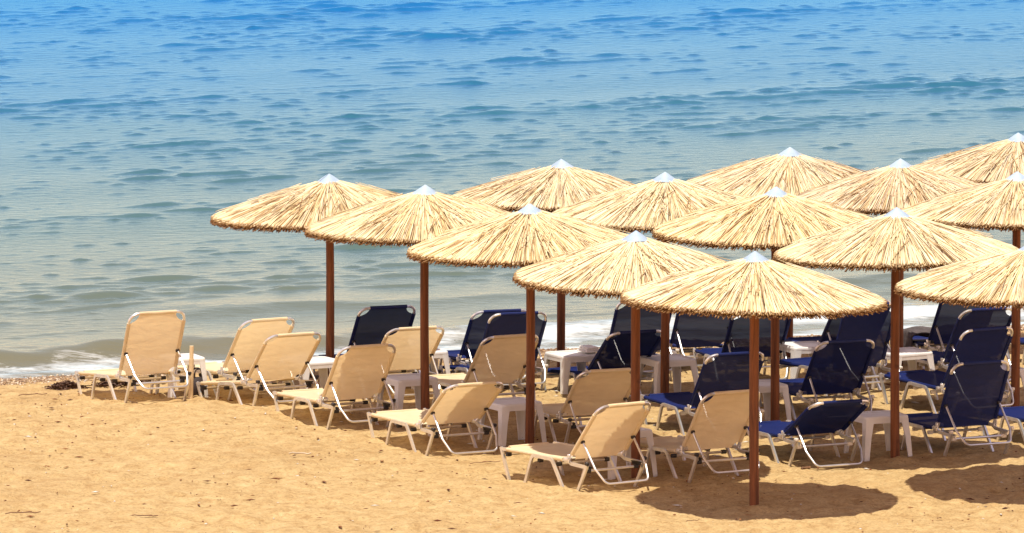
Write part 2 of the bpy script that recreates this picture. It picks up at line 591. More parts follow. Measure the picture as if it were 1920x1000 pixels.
TABLES = [
 (-3.41,73.50,25,0.85,'white plastic side table behind the short pale post'),
 (-1.03,71.22,24,1.0,'white plastic side table behind the second umbrella pole from the left'),
 (0.0,69.25,25,1.0,'white plastic side table behind the third umbrella pole from the left'),
 (1.03,67.15,27,1.0,'white plastic side table behind the foremost beige lounger, mostly hidden'),
 (3.51,68.24,24,1.0,'white plastic side table behind the tall right-hand pole, between low and upright navy loungers'),
 (2.44,70.60,24,1.0,'white plastic side table directly behind the front umbrella pole'),
 (1.59,72.84,24,1.0,'shaded white plastic side table behind the pole left of the front canopy middle'),
 (0.63,73.43,28,1.0,'white plastic side table with a folded white towel, in front of a far pole'),
 (3.03,73.99,24,1.0,'white plastic side table under the right half of the front canopy, before bright foam'),
 (4.03,73.20,24,1.0,'white plastic side table just right of the tall right-hand pole, before the grey towel'),
 (4.88,71.78,24,1.0,'white plastic side table at the right picture edge beside a dark pole'),
 (-2.03,72.98,26,1.0,'white plastic side table left of the leftmost umbrella pole, mostly behind a beige back'),
 (-0.90,73.78,24,0.85,'white plastic side table right of the second pole, half hidden by a beige back'),
]
UMBRELLAS = [
 (-1.899,74.20,2.216,1.240,'leftmost reed umbrella, standing alone against the sea',(.94,.91,.88)),
 (-0.862,70.85,2.354,1.194,'second reed umbrella from the left, overlapping the leftmost canopy',(.96,.94,.90)),
 (0.170,68.90,2.355,1.193,'third reed umbrella from the left in the nearest row',(1.0,.97,.90)),
 (1.163,66.80,2.313,1.150,'reed umbrella just left of and behind the foremost one',(1.0,1,1)),
 (2.206,64.75,2.340,1.210,'foremost reed umbrella, its whole pole and ground shadow in view',(1.02,1.02,1.0)),
 (0.518,75.50,2.250,1.200,'reed umbrella peeking out behind the third canopy, first from left in the back row',(.93,.92,.94)),
 (1.553,72.50,2.322,1.190,'reed umbrella mid picture, canopy above the one left of the foremost',(.97,.96,.96)),
 (2.598,70.30,2.381,1.217,'reed umbrella straight behind the foremost one',(1.0,.96,.88)),
 (3.657,67.93,2.413,1.177,'reed umbrella on the tall dark pole at the right, canopy above the foremost one',(.97,.97,.97)),
 (4.772,65.70,2.322,1.240,'reed umbrella cut by the right picture edge, lowest of those at the edge',(1.0,.99,.96)),
 (2.977,76.60,2.272,1.200,'rear reed umbrella with the wide greyish canopy, second from right among those against open sea',(.92,.90,.92)),
 (4.017,73.95,2.319,1.200,'greyish reed umbrella directly above the canopy of the tall dark pole',(.88,.84,.86)),
 (5.050,71.45,2.401,1.190,'reed umbrella at the right edge, middle one of the three cut there',(.95,.93,.92)),
 (5.493,77.60,2.331,1.220,'rearmost reed umbrella at the top right corner of the group, with loose straws',(.88,.86,.88)),
]

def base_z(x, y):
    n = x * SHN[0] + y * SHN[1]
    t = np.maximum(n - 64, 0)
    z = -0.004 * t * t
    return np.where(z < -0.55, -0.55 - 0.12 * np.maximum(n - 75.73, 0) / (1 + 0.08 * np.maximum(n - 75.73, 0)), z)

def ground_z(x, y):
    x = np.asarray(x, float); y = np.asarray(y, float)
    z = base_z(x, y)
    num = 0.0; den = 0.35
    for L in LOUNGERS:
        yaw = R_(L[3])
        for s in (0.15, -0.45):
            px, py = L[1] - math.sin(yaw) * s, L[2] + math.cos(yaw) * s
            want = L[6] - math.tan(R_(L[5])) * (s)
            # height wanted by the legs at this spot
            here = float(base_z(np.array(L[1]), np.array(L[2]))) + want - base_z(np.array(px), np.array(py))
            w = np.exp(-((x - px) ** 2 + (y - py) ** 2) / (2 * 0.33 ** 2))
            num = num + w * here; den = den + w
    return z + num / den

def gz1(x, y):
    return float(ground_z(np.array([x]), np.array([y]))[0])

# ------------------------------------------------------------------ the setting: beach and sea
def build_beach():
    xs = axis(-9.5, 9.5, 0.045, -900, 900, 1.4)
    ys = axis(60.5, 79.0, 0.045, -60, 1500, 1.4)
    X, Y = np.meshgrid(xs, ys)
    n = X * SHN[0] + Y * SHN[1]
    z = ground_z(X, Y)
    dry = np.clip((71.2 - n) / 1.2, 0.0, 1)
    rough = (0.034 * vnoise(X, Y, 1.3, 1) + 0.030 * vnoise(X * 0.8 + Y * .2, Y, 0.42, 2) + 0.034 * vnoise(X, Y, 0.19, 3) + 0.026 * vnoise(X, Y, 0.1, 4))
    r = np.random.default_rng(5)
    foot = np.zeros_like(z)
    ix0, ix1 = np.searchsorted(xs, -9.4), np.searchsorted(xs, 9.4)
    # footprints and scuffs: small dents with a pushed-up lip
    for k in range(900):
        fx, fy = r.uniform(-8, 8), r.uniform(61, 76)
        a = r.uniform(0, math.pi); l1 = r.uniform(.07, .13); l2 = r.uniform(.04, .065); dp = r.uniform(.012, .04)
        i0, i1 = np.searchsorted(xs, fx - .5), np.searchsorted(xs, fx + .5)
        j0, j1 = np.searchsorted(ys, fy - .5), np.searchsorted(ys, fy + .5)
        if i1 - i0 < 2 or j1 - j0 < 2: continue
        sx, sy = X[j0:j1, i0:i1] - fx, Y[j0:j1, i0:i1] - fy
        u = (sx * math.cos(a) + sy * math.sin(a)) / l1; v = (-sx * math.sin(a) + sy * math.cos(a)) / l2
        q = u * u + v * v
        foot[j0:j1, i0:i1] += -dp * np.exp(-q * 1.2) + dp * 0.45 * np.exp(-(np.sqrt(q) - 1.45) ** 2 * 5)
    for (ux, uy, *_r) in UMBRELLAS:
        d2 = (X - ux) ** 2 + (Y - uy) ** 2
        foot += 0.016 * np.exp(-d2 / 0.13 ** 2) - 0.016 * np.exp(-(np.sqrt(d2) - 0.27) ** 2 / 0.08 ** 2)
    z = z + dry * (rough + foot)
    o = link('beach', grid_mesh('beach', xs, ys, z, M['sand']))
    tag(o, 'warm golden sand beach sloping gently to the water', None, None, 'structure')
    o['label'] = 'warm golden sand beach sloping gently to the water'
    return o

def build_sea():
    xs = axis(-12.5, 12.5, 0.062, -6000, 6000, 1.45)
    ylist = [71.0]
    while ylist[-1] < 146:
        ylist.append(ylist[-1] + 0.045 + 0.075 * min(1, max(0, (ylist[-1] - 80) / 40)))
    s = 0.12
    while ylist[-1] < 12000:
        s *= 1.4; ylist.append(ylist[-1] + s)
    ys = np.array([-400.0, 0.0, 50.0, 65.0, 69.0, 70.0] + ylist)
    X, Y = np.meshgrid(xs, ys)
    n = X * SHN[0] + Y * SHN[1]
    a = X * SHA[0] + Y * SHA[1]
    r = np.random.default_rng(21)
    def field(count, l0, l1, spread, seed):
        rr = np.random.default_rng(seed)
        f = np.zeros_like(X)
        for k in range(count):
            lam = l0 * (l1 / l0) ** rr.random()
            ang = base_dir + rr.normal(0, spread)
            f += np.cos((math.cos(ang) * X + math.sin(ang) * Y) * 2 * math.pi / lam + rr.uniform(0, 6.28))
        return f / math.sqrt(count / 2)
    base_dir = math.atan2(-SHN[1], -SHN[0]) + 0.14
    # long low swell that gathers the wavelets into broken rows
    swell = field(14, 3.6, 7.5, 0.16, 61)
    patch = vnoise(a, n * 1.4, 7.0, 31) + 0.8 * vnoise(a, n, 2.6, 32)
    # crests only: the sea lies flat between short steep wavelets
    g1 = field(44, 0.55, 1.25, 0.40, 62) + 0.60 * swell + 1.6 * patch
    g2 = field(44, 0.28, 0.62, 0.50, 63) + 0.40 * swell + 1.4 * patch
    g3 = field(30, 0.22, 0.45, 0.8, 64)
    h = 0.020 * np.maximum(g1 - 1.5, 0) ** 1.1 + 0.0105 * np.maximum(g2 - 1.15, 0) ** 1.05 + 0.0008 * g3
    h = np.minimum(h, 0.09) + 0.006 * swell
    far = np.clip((150 - Y) / 6, 0, 1) * np.clip((13.2 - np.abs(X)) / .8, 0, 1)
    shore = np.clip((n - 71.0) / 9.0, 0.25, 1)
    h = h * far * shore
    # the small wave running up the beach
    wob = 0.6 * vnoise(a, a * 0, 2.2, 41) + 0.35 * vnoise(a, n, 0.8, 42)
    u = n - (73.35 + wob)
    left = np.clip((30.6 - a) / 2.2, 0, 1)
    crest = (0.09 + 0.11 * left) * (0.75 + 0.7 * vnoise(a, a * 0, 1.7, 43) + 0.35 * vnoise(a, n, 0.5, 50))
    wave = crest * np.where(u < 0, np.exp(-(u / 0.42) ** 2), np.exp(-(u / 1.0) ** 2))
    u2 = n - (76.6 + 1.2 * wob)
    wave += 0.06 * (0.6 + 1.6 * vnoise(a, a * 0, 2.4, 44)) * np.where(u2 < 0, np.exp(-(u2 / 0.45) ** 2), np.exp(-(u2 / .9) ** 2))
    h += wave * np.clip((n - 71.6) / .8, 0, 1)
    # foam strength
    width = 0.85 + 0.95 * np.clip((a - 29.6) / 2.0, 0, 1) + 0.5 * vnoise(a, a * 0, 1.2, 45)
    e = (n - 71.55) / np.maximum(width, .25)
    foam = np.where(e < 1, 0.53 + 0.42 * np.exp(-(e / .12) ** 2) + 0.10 * np.exp(-((e - .8) / .2) ** 2), np.clip(1 - (e - 1) * 1.3, 0, 1) * 0.52)
    foam = np.where(n < 71.0, 0.9, foam)
    foam += (0.22 * vnoise(X, Y, 0.35, 46) + 0.25 * vnoise(a * .5, n, 0.28, 49)) * (e < 1.8)
    foam = np.where(n > 76, 0, foam)
    lump = np.clip(foam - .45, 0, 1) * (0.16 * vnoise(X, Y, .16, 47) + 0.14 * vnoise(X, Y, .4, 48)) * np.clip((n - 71.5) / .5, 0, 1)
    z = SEA_Z + h + lump
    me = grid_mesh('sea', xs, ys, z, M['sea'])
    at = me.attributes.new('foam', 'FLOAT', 'POINT')
    at.data.foreach_set('value', foam.ravel().astype(np.float32))
    o = link('sea', me)
    tag(o, 'choppy blue green sea with small waves and foam at the shore', None, None, 'structure')
    return o

build_beach()
build_sea()

# ------------------------------------------------------------------ reed umbrellas
R0 = 1.2
def thatch_surface(r):
    return -0.075 - 0.31 * (r - 0.1) - np.where(r > 1.02, ((r - 1.02) / 0.18) ** 2 * 0.018, 0.0)

def thatch_mesh(seed):
    r = np.random.default_rng(seed)
    def batch(n, r0lo, r0hi, r1lo, r1hi, dlo, dhi, wlo=.0035, whi=.0068):
        r0 = r.uniform(r0lo, r0hi, n); r1 = r.uniform(r1lo, r1hi, n)
        return r0, np.maximum(r1, r0 + .12), r.uniform(dlo, dhi, n), r.uniform(wlo, whi, n)
    parts = [
        batch(1900, 0.08, 0.55, 1.160, 1.200, -0.002, 0.020),     # long reeds, top layer
        batch(2100, 0.35, 0.95, 1.160, 1.200, -0.006, 0.018),     # shorter reeds filling the outer ring
        batch(520, 0.07, 0.30, 0.35, 0.85, -0.008, 0.010),        # short reeds near the cap
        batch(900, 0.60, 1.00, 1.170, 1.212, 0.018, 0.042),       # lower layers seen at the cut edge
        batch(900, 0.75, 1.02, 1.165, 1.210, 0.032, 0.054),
        batch(110, 0.25, 0.80, 0.70, 1.20, -0.014, -0.006, .003, .005),  # loose top straws
    ]
    r0, r1, dp, wd = [np.concatenate([p[i] for p in parts]) for i in range(4)]
    n = len(r0)
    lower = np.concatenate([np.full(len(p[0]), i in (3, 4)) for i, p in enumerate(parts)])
    loose = np.concatenate([np.full(len(p[0]), i == 5) for i, p in enumerate(parts)])
    th = r.uniform(0, 2 * math.pi, n)
    # reeds lie in bundles that lean a little either way
    lean = 0.06 * np.sin(th * 7 + r.uniform(0, 6)) * r.uniform(.3, 1, n) + r.normal(0, 0.026, n) + np.where(loose, r.normal(0, .3, n), 0)
    P = np.zeros((n, 4, 2)); Zc = np.zeros((n, 4))
    x0, y0 = r0 * np.cos(th), r0 * np.sin(th)
    # direction: radial rotated by lean, length so that it ends at r1
    L = r1 - r0
    dx, dy = np.cos(th + lean), np.sin(th + lean)
    lift0 = np.where(loose, r.uniform(0, .03, n), 0); lift1 = np.where(loose & (r.random(n) < .25), r.uniform(.0, .05, n), 0)
    ts = [0.0, 0.45, 0.965, 1.0]
    for k, t in enumerate(ts):
        px, py = x0 + dx * L * t, y0 + dy * L * t
        rad = np.hypot(px, py)
        P[:, k, 0], P[:, k, 1] = px, py
        Zc[:, k] = thatch_surface(rad) - dp + lift0 * (1 - t) + lift1 * t + r.normal(0, 0.003, n)
    sx, sy = -dy, dx
    V = np.zeros((n, 4, 3, 3))
    tap = [0.8, 1.0, 1.0, 0.9]
    for k in range(4):
        w = wd * tap[k]
        V[:, k, 0] = np.stack([P[:, k, 0] + sx * w, P[:, k, 1] + sy * w, Zc[:, k] - w * .5], -1)
        V[:, k, 1] = np.stack([P[:, k, 0], P[:, k, 1], Zc[:, k] + w * .9], -1)
        V[:, k, 2] = np.stack([P[:, k, 0] - sx * w, P[:, k, 1] - sy * w, Zc[:, k] - w * .5], -1)
    co = V.reshape(-1, 3)
    base = (np.arange(n) * 12)[:, None]
    quads = []
    for k in range(3):
        for q in range(3):
            q2 = (q + 1) % 3
            quads.append(base + np.array([k * 3 + q, k * 3 + q2, (k + 1) * 3 + q2, (k + 1) * 3 + q])[None])
    quads = np.concatenate(quads, 0)
    caps = base + np.array([9, 10, 11])[None]
    # fringe stubs hanging under the rim
    faces_v = np.concatenate([quads.ravel(), caps.ravel()])
    nq, nc = len(quads), len(caps)
    me = bpy.data.meshes.new('thatch')
    me.vertices.add(len(co)); me.vertices.foreach_set('co', co.astype(np.float32).ravel())
    me.loops.add(len(faces_v)); me.loops.foreach_set('vertex_index', faces_v.astype(np.int32))
    me.polygons.add(nq + nc)
    ls = np.concatenate([np.arange(nq) * 4, nq * 4 + np.arange(nc) * 3]).astype(np.int32)
    me.polygons.foreach_set('loop_start', ls)
    me.update(calc_edges=True)
    # straw tones
    pal = np.array([[.84, .74, .49], [.80, .68, .40], [.72, .55, .28], [.78, .68, .48], [.48, .31, .15], [.25, .14, .06]])
    pr = np.array([.32, .28, .18, .14, .05, .03])
    ci = r.choice(len(pal), n, p=pr)
    c = pal[ci] * r.uniform(.88, 1.1, (n, 1))
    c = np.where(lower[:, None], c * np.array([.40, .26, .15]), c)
    cv = np.repeat(c[:, None, :], 12, 1)
    node = r.random(n) < 0.35                      # brown joint on some reeds
    cv[node, 3:6] *= np.array([.55, .45, .38])
    node2 = r.random(n) < 0.25
    cv[node2, 6:9] *= np.array([.80, .72, .62])
    cv[:, 9:12] *= np.array([.50, .36, .24])       # browner cut ends
    col4 = np.concatenate([cv.reshape(-1, 3), np.ones((n * 12, 1))], 1)
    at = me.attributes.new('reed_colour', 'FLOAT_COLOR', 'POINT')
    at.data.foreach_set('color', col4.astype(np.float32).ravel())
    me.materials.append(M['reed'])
    return me

def lining_mesh():
    mb = MB()
    seg = 48
    prof = [(0.02, -0.08), (0.12, -0.10), (0.5, -0.222), (0.9, -0.348), (1.10, -0.425), (1.150, -0.442), (1.12, -0.462), (0.9, -0.43), (0.5, -0.31), (0.05, -0.18)]
    vs_, fs = [], []
    for (rr, z) in prof:
        for i in range(seg):
            a = 2 * math.pi * i / seg
            k = 1 + 0.008 * math.sin(a * 9 + rr * 4)
            vs_.append((rr * k * math.cos(a), rr * k * math.sin(a), z))
    for j in range(len(prof) - 1):
        for i in range(seg):
            i2 = (i + 1) % seg
            fs.append((j * seg + i, j * seg + i2, (j + 1) * seg + i2, (j + 1) * seg + i))
    mb.add(vs_, fs)
    return mb.mesh('thatch_lining', M['lining'])

def cap_mesh(seed):
    """sheet-metal cone, rolled with one overlapping seam and a small nail at the tip"""
    mb = MB()
    r = random.Random(seed)
    seg = 28
    vs_, fs = [], []
    rows = [(0.004, 0.0), (0.045, -0.027), (0.09, -0.058), (0.136, -0.092), (0.137, -0.097), (0.131, -0.094)]
    for (rr, z) in rows:
        for i in range(seg + 2):
            a = 2 * math.pi * i / seg
            k = 1 + (0.028 * i / (seg + 1))
            dz = (0.006 * math.sin(a * 3 + seed) if rr > .1 else 0)
            vs_.append((rr * k * math.cos(a), rr * k * math.sin(a), z + dz + 0.003 * i / seg))
    m = seg + 2
    for j in range(len(rows) - 1):
        for i in range(m - 1):
            fs.append((j * m + i, (j + 1) * m + i, (j + 1) * m + i + 1, j * m + i + 1))
    mb.add(vs_, fs)
    return mb.mesh('metal_cap', M['zinc'], True, 30)

def pole_mesh(top, seed):
    mb = MB()
    r = random.Random(seed)
    seg = 14
    vs_, fs = [], []
    zs = [-0.35, 0.0, 0.4, 0.8, 1.2, 1.6, 2.0, top - 0.02]
    bx, by = r.uniform(-.012, .012), r.uniform(-.012, .012)
    for k, z in enumerate(zs):
        t = max(0, z) / top
        off = math.sin(t * math.pi)
        rad = 0.0445 - 0.003 * t
        for i in range(seg):
            a = 2 * math.pi * i / seg
            rr = rad * (1 + 0.02 * math.sin(a * 2 + k + seed))
            vs_.append((bx * off + rr * math.cos(a), by * off + rr * math.sin(a), z))
    for j in range(len(zs) - 1):
        for i in range(seg):
            i2 = (i + 1) % seg
            fs.append((j * seg + i, j * seg + i2, (j + 1) * seg + i2, (j + 1) * seg + i))
    fs.append(tuple((len(zs) - 1) * seg + i for i in range(seg)))
    mb.add(vs_, fs)
    return mb.mesh('pole', M['pole'], True, 50)

thatches = [thatch_mesh(100 + i) for i in range(5)]
lining = lining_mesh()
caps = [cap_mesh(i) for i in range(3)]
for i, (x, y, h, rad, lab, tint) in enumerate(UMBRELLAS):
    e = link('reed_umbrella', None, None, (x, y, gz1(x, y)))
    e.empty_display_size = 0.3
    tag(e, lab, 'umbrella', 'reed umbrellas in rows on the sand')
    rot = random.uniform(0, 6.28)
    tl = (random.uniform(-.022, .022), random.uniform(-.022, .022))
    link('pole', pole_mesh(h - 0.12, i), e)
    th = link('reed_thatch', thatches[i % 5], e, (0, 0, h), (tl[0], tl[1], rot))
    th.scale = (rad / R0, rad / R0, 1)
    th.color = (*tint, 1)
    th['kind'] = 'stuff'
    ln = link('thatch_lining', lining, e, (0, 0, h), (tl[0], tl[1], rot))
    ln.scale = (rad / R0, rad / R0, 1)
    link('metal_cap', caps[i % 3], e, (0, 0, h + 0.004), (tl[0], tl[1], rot * 1.7))

# ------------------------------------------------------------------ sun loungers
W = 0.62; HW = W / 2
RH = 0.258           # rail height
SL = 1.06            # seat length
BL = 0.715           # back length
LEG = [(a * 1.0, b) for a, b in ((-.010, -.0155), (.010, -.0155), (.010, -.0055), (.007, -.003), (.007, .003), (.010, .0055), (.010, .0155), (-.010, .0155))]

def sy(s):           # distance from the foot end -> local y
    return SL - s

def sling_grid(mb, length, bite0, bite1, sag, axis_):
    """cloth panel of the lounger; corners are cut back round the bare frame"""
    rows = sorted(set([0, .012, .025, .04, .055, .07, .085, .1] + [length * k / 16 for k in range(17)] + [length - q for q in (0, .012, .025, .04, .055, .07, .085, .1)]))
    nu = 12
    vs_, fs = [], []
    for t in rows:
        hw = HW
        if t < bite0:
            hw = HW - math.sqrt(max(bite0 ** 2 - t ** 2, 0))
        if length - t < bite1:
            hw = HW - math.sqrt(max(bite1 ** 2 - (length - t) ** 2, 0))
        for k in range(nu + 1):
            u = -1 + 2 * k / nu
            d = sag * (1 - u * u) * math.sin(math.pi * min(max(t / length, 0), 1)) ** 0.6
            vs_.append(axis_(u * hw, t, d))
    m = nu + 1
    for j in range(len(rows) - 1):
        for k in range(nu):
            fs.append((j * m + k, j * m + k + 1, (j + 1) * m + k + 1, (j + 1) * m + k))
    mb.add(vs_, fs)

def lounger_meshes(cloth, plug):
    D = {}
    # seat cloth: local frame of the lounger
    mb = MB()
    f = lambda u, t, d: (u, SL - t, RH + 0.010 - d)
    sling_grid(mb, SL - 0.03, 0.085, 0.05, 0.035, f)
    for s in (-1, 1):
        mb.tube([f(s * HW, 0.085, 0.010), f(s * HW, SL - .09, 0.010)], 0.0195, 10)
    mb.tube([f(-HW + .085, 0, .010), f(HW - .085, 0, .010)], 0.0195, 10)
    D['seat_sling'] = mb.mesh('seat_sling', cloth)
    # back cloth: x across, z up the back
    mb = MB()
    g = lambda u, t, d: (u, d, t)
    sling_grid(mb, BL, 0.07, 0.105, 0.03, g)
    for s in (-1, 1):
        mb.tube([g(s * HW, 0.075, 0), g(s * HW, BL - .105, 0)], 0.0195, 10)
    mb.tube([g(-HW + .105, BL, 0), g(HW - .105, BL, 0)], 0.0195, 10)
    D['back_sling'] = mb.mesh('back_sling', cloth)
    # bent tube frame of the back
    mb = MB()
    path = fillet([(-HW, 0, -0.02), (-HW, 0, BL), (HW, 0, BL), (HW, 0, -0.02)], 0.095, 7)
    mb.tube(path, 0.0145, 8, (0, 1, 0))
    D['back_frame'] = mb.mesh('back_frame', M['alu'])
    # prop bow behind the back
    mb = MB()
    pw = HW - 0.018
    path = fillet([(-pw, 0, 0), (-pw, 0, -.30), (-pw + .05, 0, -.47), (pw - .05, 0, -.47), (pw, 0, -.30), (pw, 0, 0)], 0.06, 6)
    mb.tube(path, 0.0105, 8, (0, 1, 0))
    D['prop'] = mb.mesh('prop_bow', M['alu'])
    mb = MB()
    mb.tube([(-.02, 0, 0), (.014, 0, 0)], 0.016, 8)
    D['knob'] = mb.mesh('pivot_knob', M['black'])
    # notched rack
    mb = MB()
    pts = [(-.012, 0.0), (.012, 0.0)]
    for k in range(5):
        mb.box((0, -0.03 - 0.028 * k, -0.018), (.012, .015, .026))
    mb.box((0, -0.085, -0.004), (.012, .15, .012))
    D['rack'] = mb.mesh('notch_rack', M['black'] if plug is M['black'] else M['alu'])
    # side rail (built for x = 0)
    mb = MB()
    path = fillet([(0, sy(0.0), RH), (0, sy(1.04), RH), (0, sy(1.10), RH - .028), (0, sy(1.35), RH - .040)], 0.03, 3)
    mb.sweep(path, LEG, (1, 0, 0))
    D['side_rail'] = mb.mesh('side_rail', M['alu'])
    mb = MB()
    mb.sweep([(0, sy(-.012), RH + .015), (0, sy(0.13), -.06)], LEG, (1, 0, 0))
    D['foot_leg'] = mb.mesh('foot_leg', M['alu'])
    mb = MB()
    mb.sweep(fillet([(0, sy(.385), -.06), (0, sy(.52), RH - .006), (0, sy(.82), RH - .012), (0, sy(1.035), -.06)], 0.055, 5), LEG, (1, 0, 0))
    D['middle_leg'] = mb.mesh('middle_leg', M['alu'])
    mb = MB()
    mb.sweep([(0, sy(1.375), RH - .015), (0, sy(1.20), -.06)], LEG, (1, 0, 0))
    D['hind_leg'] = mb.mesh('hind_leg', M['alu'])
    mb = MB()
    mb.box((0, 0, 0), (.034, .044, .030), .006)
    D['leg_cap'] = mb.mesh('leg_cap', plug)
    # cross bar with moulded end plugs
    mb = MB()
    mb.tube([(-HW + .03, 0, 0), (HW - .03, 0, 0)], 0.0125, 8)
    D['cross_bar'] = mb.mesh('cross_bar', M['alu'])
    mb = MB()
    mb.box((0, 0, 0), (.055, .036, .036), .006)
    D['bar_plug'] = mb.mesh('bar_plug', plug)
    # hinge bracket
    mb = MB()
    mb.box((0, 0.01, 0.0), (.010, .075, .052), .003)
    mb.box((0, -0.018, 0.035), (.010, .034, .05), .003)
    mb.tube([(-.012, -.012, .02), (.012, -.012, .02)], .009, 8)
    D['hinge'] = mb.mesh('hinge_bracket', M['alu'])
    return D

LM = {'beige': lounger_meshes(M['beige'], M['black']), 'blue': lounger_meshes(M['blue'], M['cream_plug'])}

def place_lounger(kind, x, y, yaw, rec, pit, dz, label):
    D = LM[kind]
    z0 = float(base_z(np.array(x), np.array(y))) + dz
    e = link('sun_lounger', None, None, (x, y, z0), (-R_(pit), 0, R_(yaw)))
    e.empty_display_size = 0.3
    tag(e, label, 'sun lounger', 'beige sun loungers' if kind == 'beige' else 'navy blue sun loungers')
    rc = R_(rec)
    th = math.pi / 2 - rc
    seat = link('seat_sling', D['seat_sling'], e)
    bk = link('back_frame', D['back_frame'], e, (0, 0, RH + .004), (th, 0, 0))
    link('back_sling', D['back_sling'], e, (0, 0, RH + .004), (th, 0, 0))
    up = Vector((0, -math.cos(rc), math.sin(rc)))
    P = Vector((0, 0, RH)) + up * 0.27
    nrm = Vector((0, -math.sin(rc), -math.cos(rc)))
    P = P + nrm * 0.022
    Q = Vector((0, sy(1.42), RH - 0.015))
    d = (Q - P).normalized()
    pr = link('prop_bow', D['prop'], e, P, (math.atan2(d.y, -d.z), 0, 0))
    for s in (-1, 1):
        link('pivot_knob', D['knob'], pr, (s * (HW - .018), 0, 0))
        link('side_rail', D['side_rail'], e, (s * HW, 0, 0))
        link('foot_leg', D['foot_leg'], e, (s * (HW + .001), 0, 0))
        link('middle_leg', D['middle_leg'], e, (s * (HW + .0235), 0, 0))
        hl = link('hind_leg', D['hind_leg'], e, (s * (HW + .0235), 0, 0))
        link('leg_cap', D['leg_cap'], hl, (0, sy(1.37), RH + .002))
        link('hinge_bracket', D['hinge'], e, (s * (HW + .0175), 0, RH))
        link('notch_rack', D['rack'], e, (s * (HW - .024), sy(1.22), RH - .03))
    for (s_, z_) in ((.06, RH - .052), (.565, RH - .055), (.86, RH - .058), (1.31, RH - .075)):
        b = link('cross_bar', D['cross_bar'], e, (0, sy(s_), z_))
        for s in (-1, 1):
            link('bar_plug', D['bar_plug'], b, (s * (HW - .035), 0, 0))
    return e

lounger_objs = [place_lounger(*L) for L in LOUNGERS]

# ------------------------------------------------------------------ white plastic side tables
TW, TH = 0.46, 0.40
def table_meshes():
    D = {}
    # top: rounded square tray with a soft edge
    def ring(h, r, z, n=6):
        pts = []
        for cx, cy, a0 in ((1, 1, 0), (-1, 1, 90), (-1, -1, 180), (1, -1, 270)):
            for k in range(n + 1):
                a = R_(a0 + 90 * k / n)
                pts.append((cx * (h - r) + r * math.cos(a), cy * (h - r) + r * math.sin(a), z))
        return pts
    mb = MB()
    h = TW / 2
    L = [ring(h - .03, .03, TH - .012), ring(h - .03, .035, TH - .006), ring(h - .012, .045, TH), ring(h - .003, .05, TH - .006), ring(h, .05, TH - .016), ring(h, .05, TH - .03), ring(h - .008, .046, TH - .03), ring(h - .014, .04, TH - .016)]
    m = len(L[0])
    vs_ = [p for r in L for p in r]
    fs = [tuple(range(m))]
    for j in range(len(L) - 1):
        for i in range(m):
            fs.append((j * m + i, (j + 1) * m + i, (j + 1) * m + (i + 1) % m, j * m + (i + 1) % m))
    fs.append(tuple(range((len(L) - 1) * m + m - 1, (len(L) - 1) * m - 1, -1)))
    mb.add(vs_, fs)
    D['table_top'] = mb.mesh('table_top', M['white'], True, 40)
    # apron panel for one side, arched where it meets the legs
    mb = MB()
    a = h - .045
    zt, zb = TH - .026, TH - .068
    outer = [(-a, zt)]
    arc = [(-a, zb - .05)] + [(-a + .05 * (1 - math.cos(q)), zb - .05 + .05 * math.sin(q)) for q in (R_(22), R_(45), R_(68), R_(90))]
    prof = [(-a, zt)] + arc + [(-x, z) for x, z in arc[::-1]] + [(a, zt)]
    y0, y1 = -h + .002, -h + .012
    n = len(prof)
    vs_ = [(x, y0, z) for x, z in prof] + [(x, y1, z) for x, z in prof]
    # split into quads between top line and lower curve
    fs = []
    low = prof[1:-1]
    vs2, f2 = [], []
    for (x, z) in low:
        vs2 += [(x, y0, zt), (x, y0 + (.0), z), (x, y1, zt), (x, y1, z)]
    for i in range(len(low) - 1):
        b = i * 4; c = b + 4
        f2 += [(b, b + 1, c + 1, c), (b + 2, c + 2, c + 3, b + 3), (b + 1, b + 3, c + 3, c + 1)]
    mb.add(vs2, f2)
    D['apron'] = mb.mesh('apron', M['white'], True, 40)
    # leg: tapered angle section with rounded corner, splayed outward
    mb = MB()
    vs_, fs = [], []
    rows = [(TH - .028, .088, 0.0), (TH - .09, .080, .004), (.2, .068, .016), (0.0, .056, .030), (-.05, .054, .033)]
    for (z, wd, sp) in rows:
        c = h - .001 + sp
        k = .045
        sec = [(c - wd, c), (c - k, c), (c - k * .55, c - .006), (c - k * .2, c - k * .2), (c - .006, c - k * .55), (c, c - k), (c, c - wd),
               (c - .014, c - wd), (c - .014, c - k), (c - k * .6, c - k * .6), (c - k, c - .014), (c - wd, c - .014)]
        vs_ += [(x, y, z) for x, y in sec]
    m = 12
    for j in range(len(rows) - 1):
        for i in range(m):
            fs.append((j * m + i, j * m + (i + 1) % m, (j + 1) * m + (i + 1) % m, (j + 1) * m + i))
    fs.append(tuple((len(rows) - 1) * m + i for i in range(m)))
    mb.add(vs_, fs)
    D['leg'] = mb.mesh('leg', M['white'], True, 45)
    return D

TM = table_meshes()
table_objs = []
for (x, y, yaw, sc, lab) in TABLES:
    e = link('side_table', None, None, (x, y, gz1(x, y)), (R_(random.uniform(-1, 1)), R_(random.uniform(-1, 1)), R_(yaw + random.uniform(-3, 3))))
    e.scale = (sc, sc, 1)
    e.empty_display_size = 0.3
    tag(e, lab, 'side table', 'white plastic side tables')
    link('table_top', TM['table_top'], e)
    for k in range(4):
        link('apron', TM['apron'], e, (0, 0, 0), (0, 0, k * math.pi / 2))
        link('leg', TM['leg'], e, (0, 0, 0), (0, 0, k * math.pi / 2))
    table_objs.append(e)

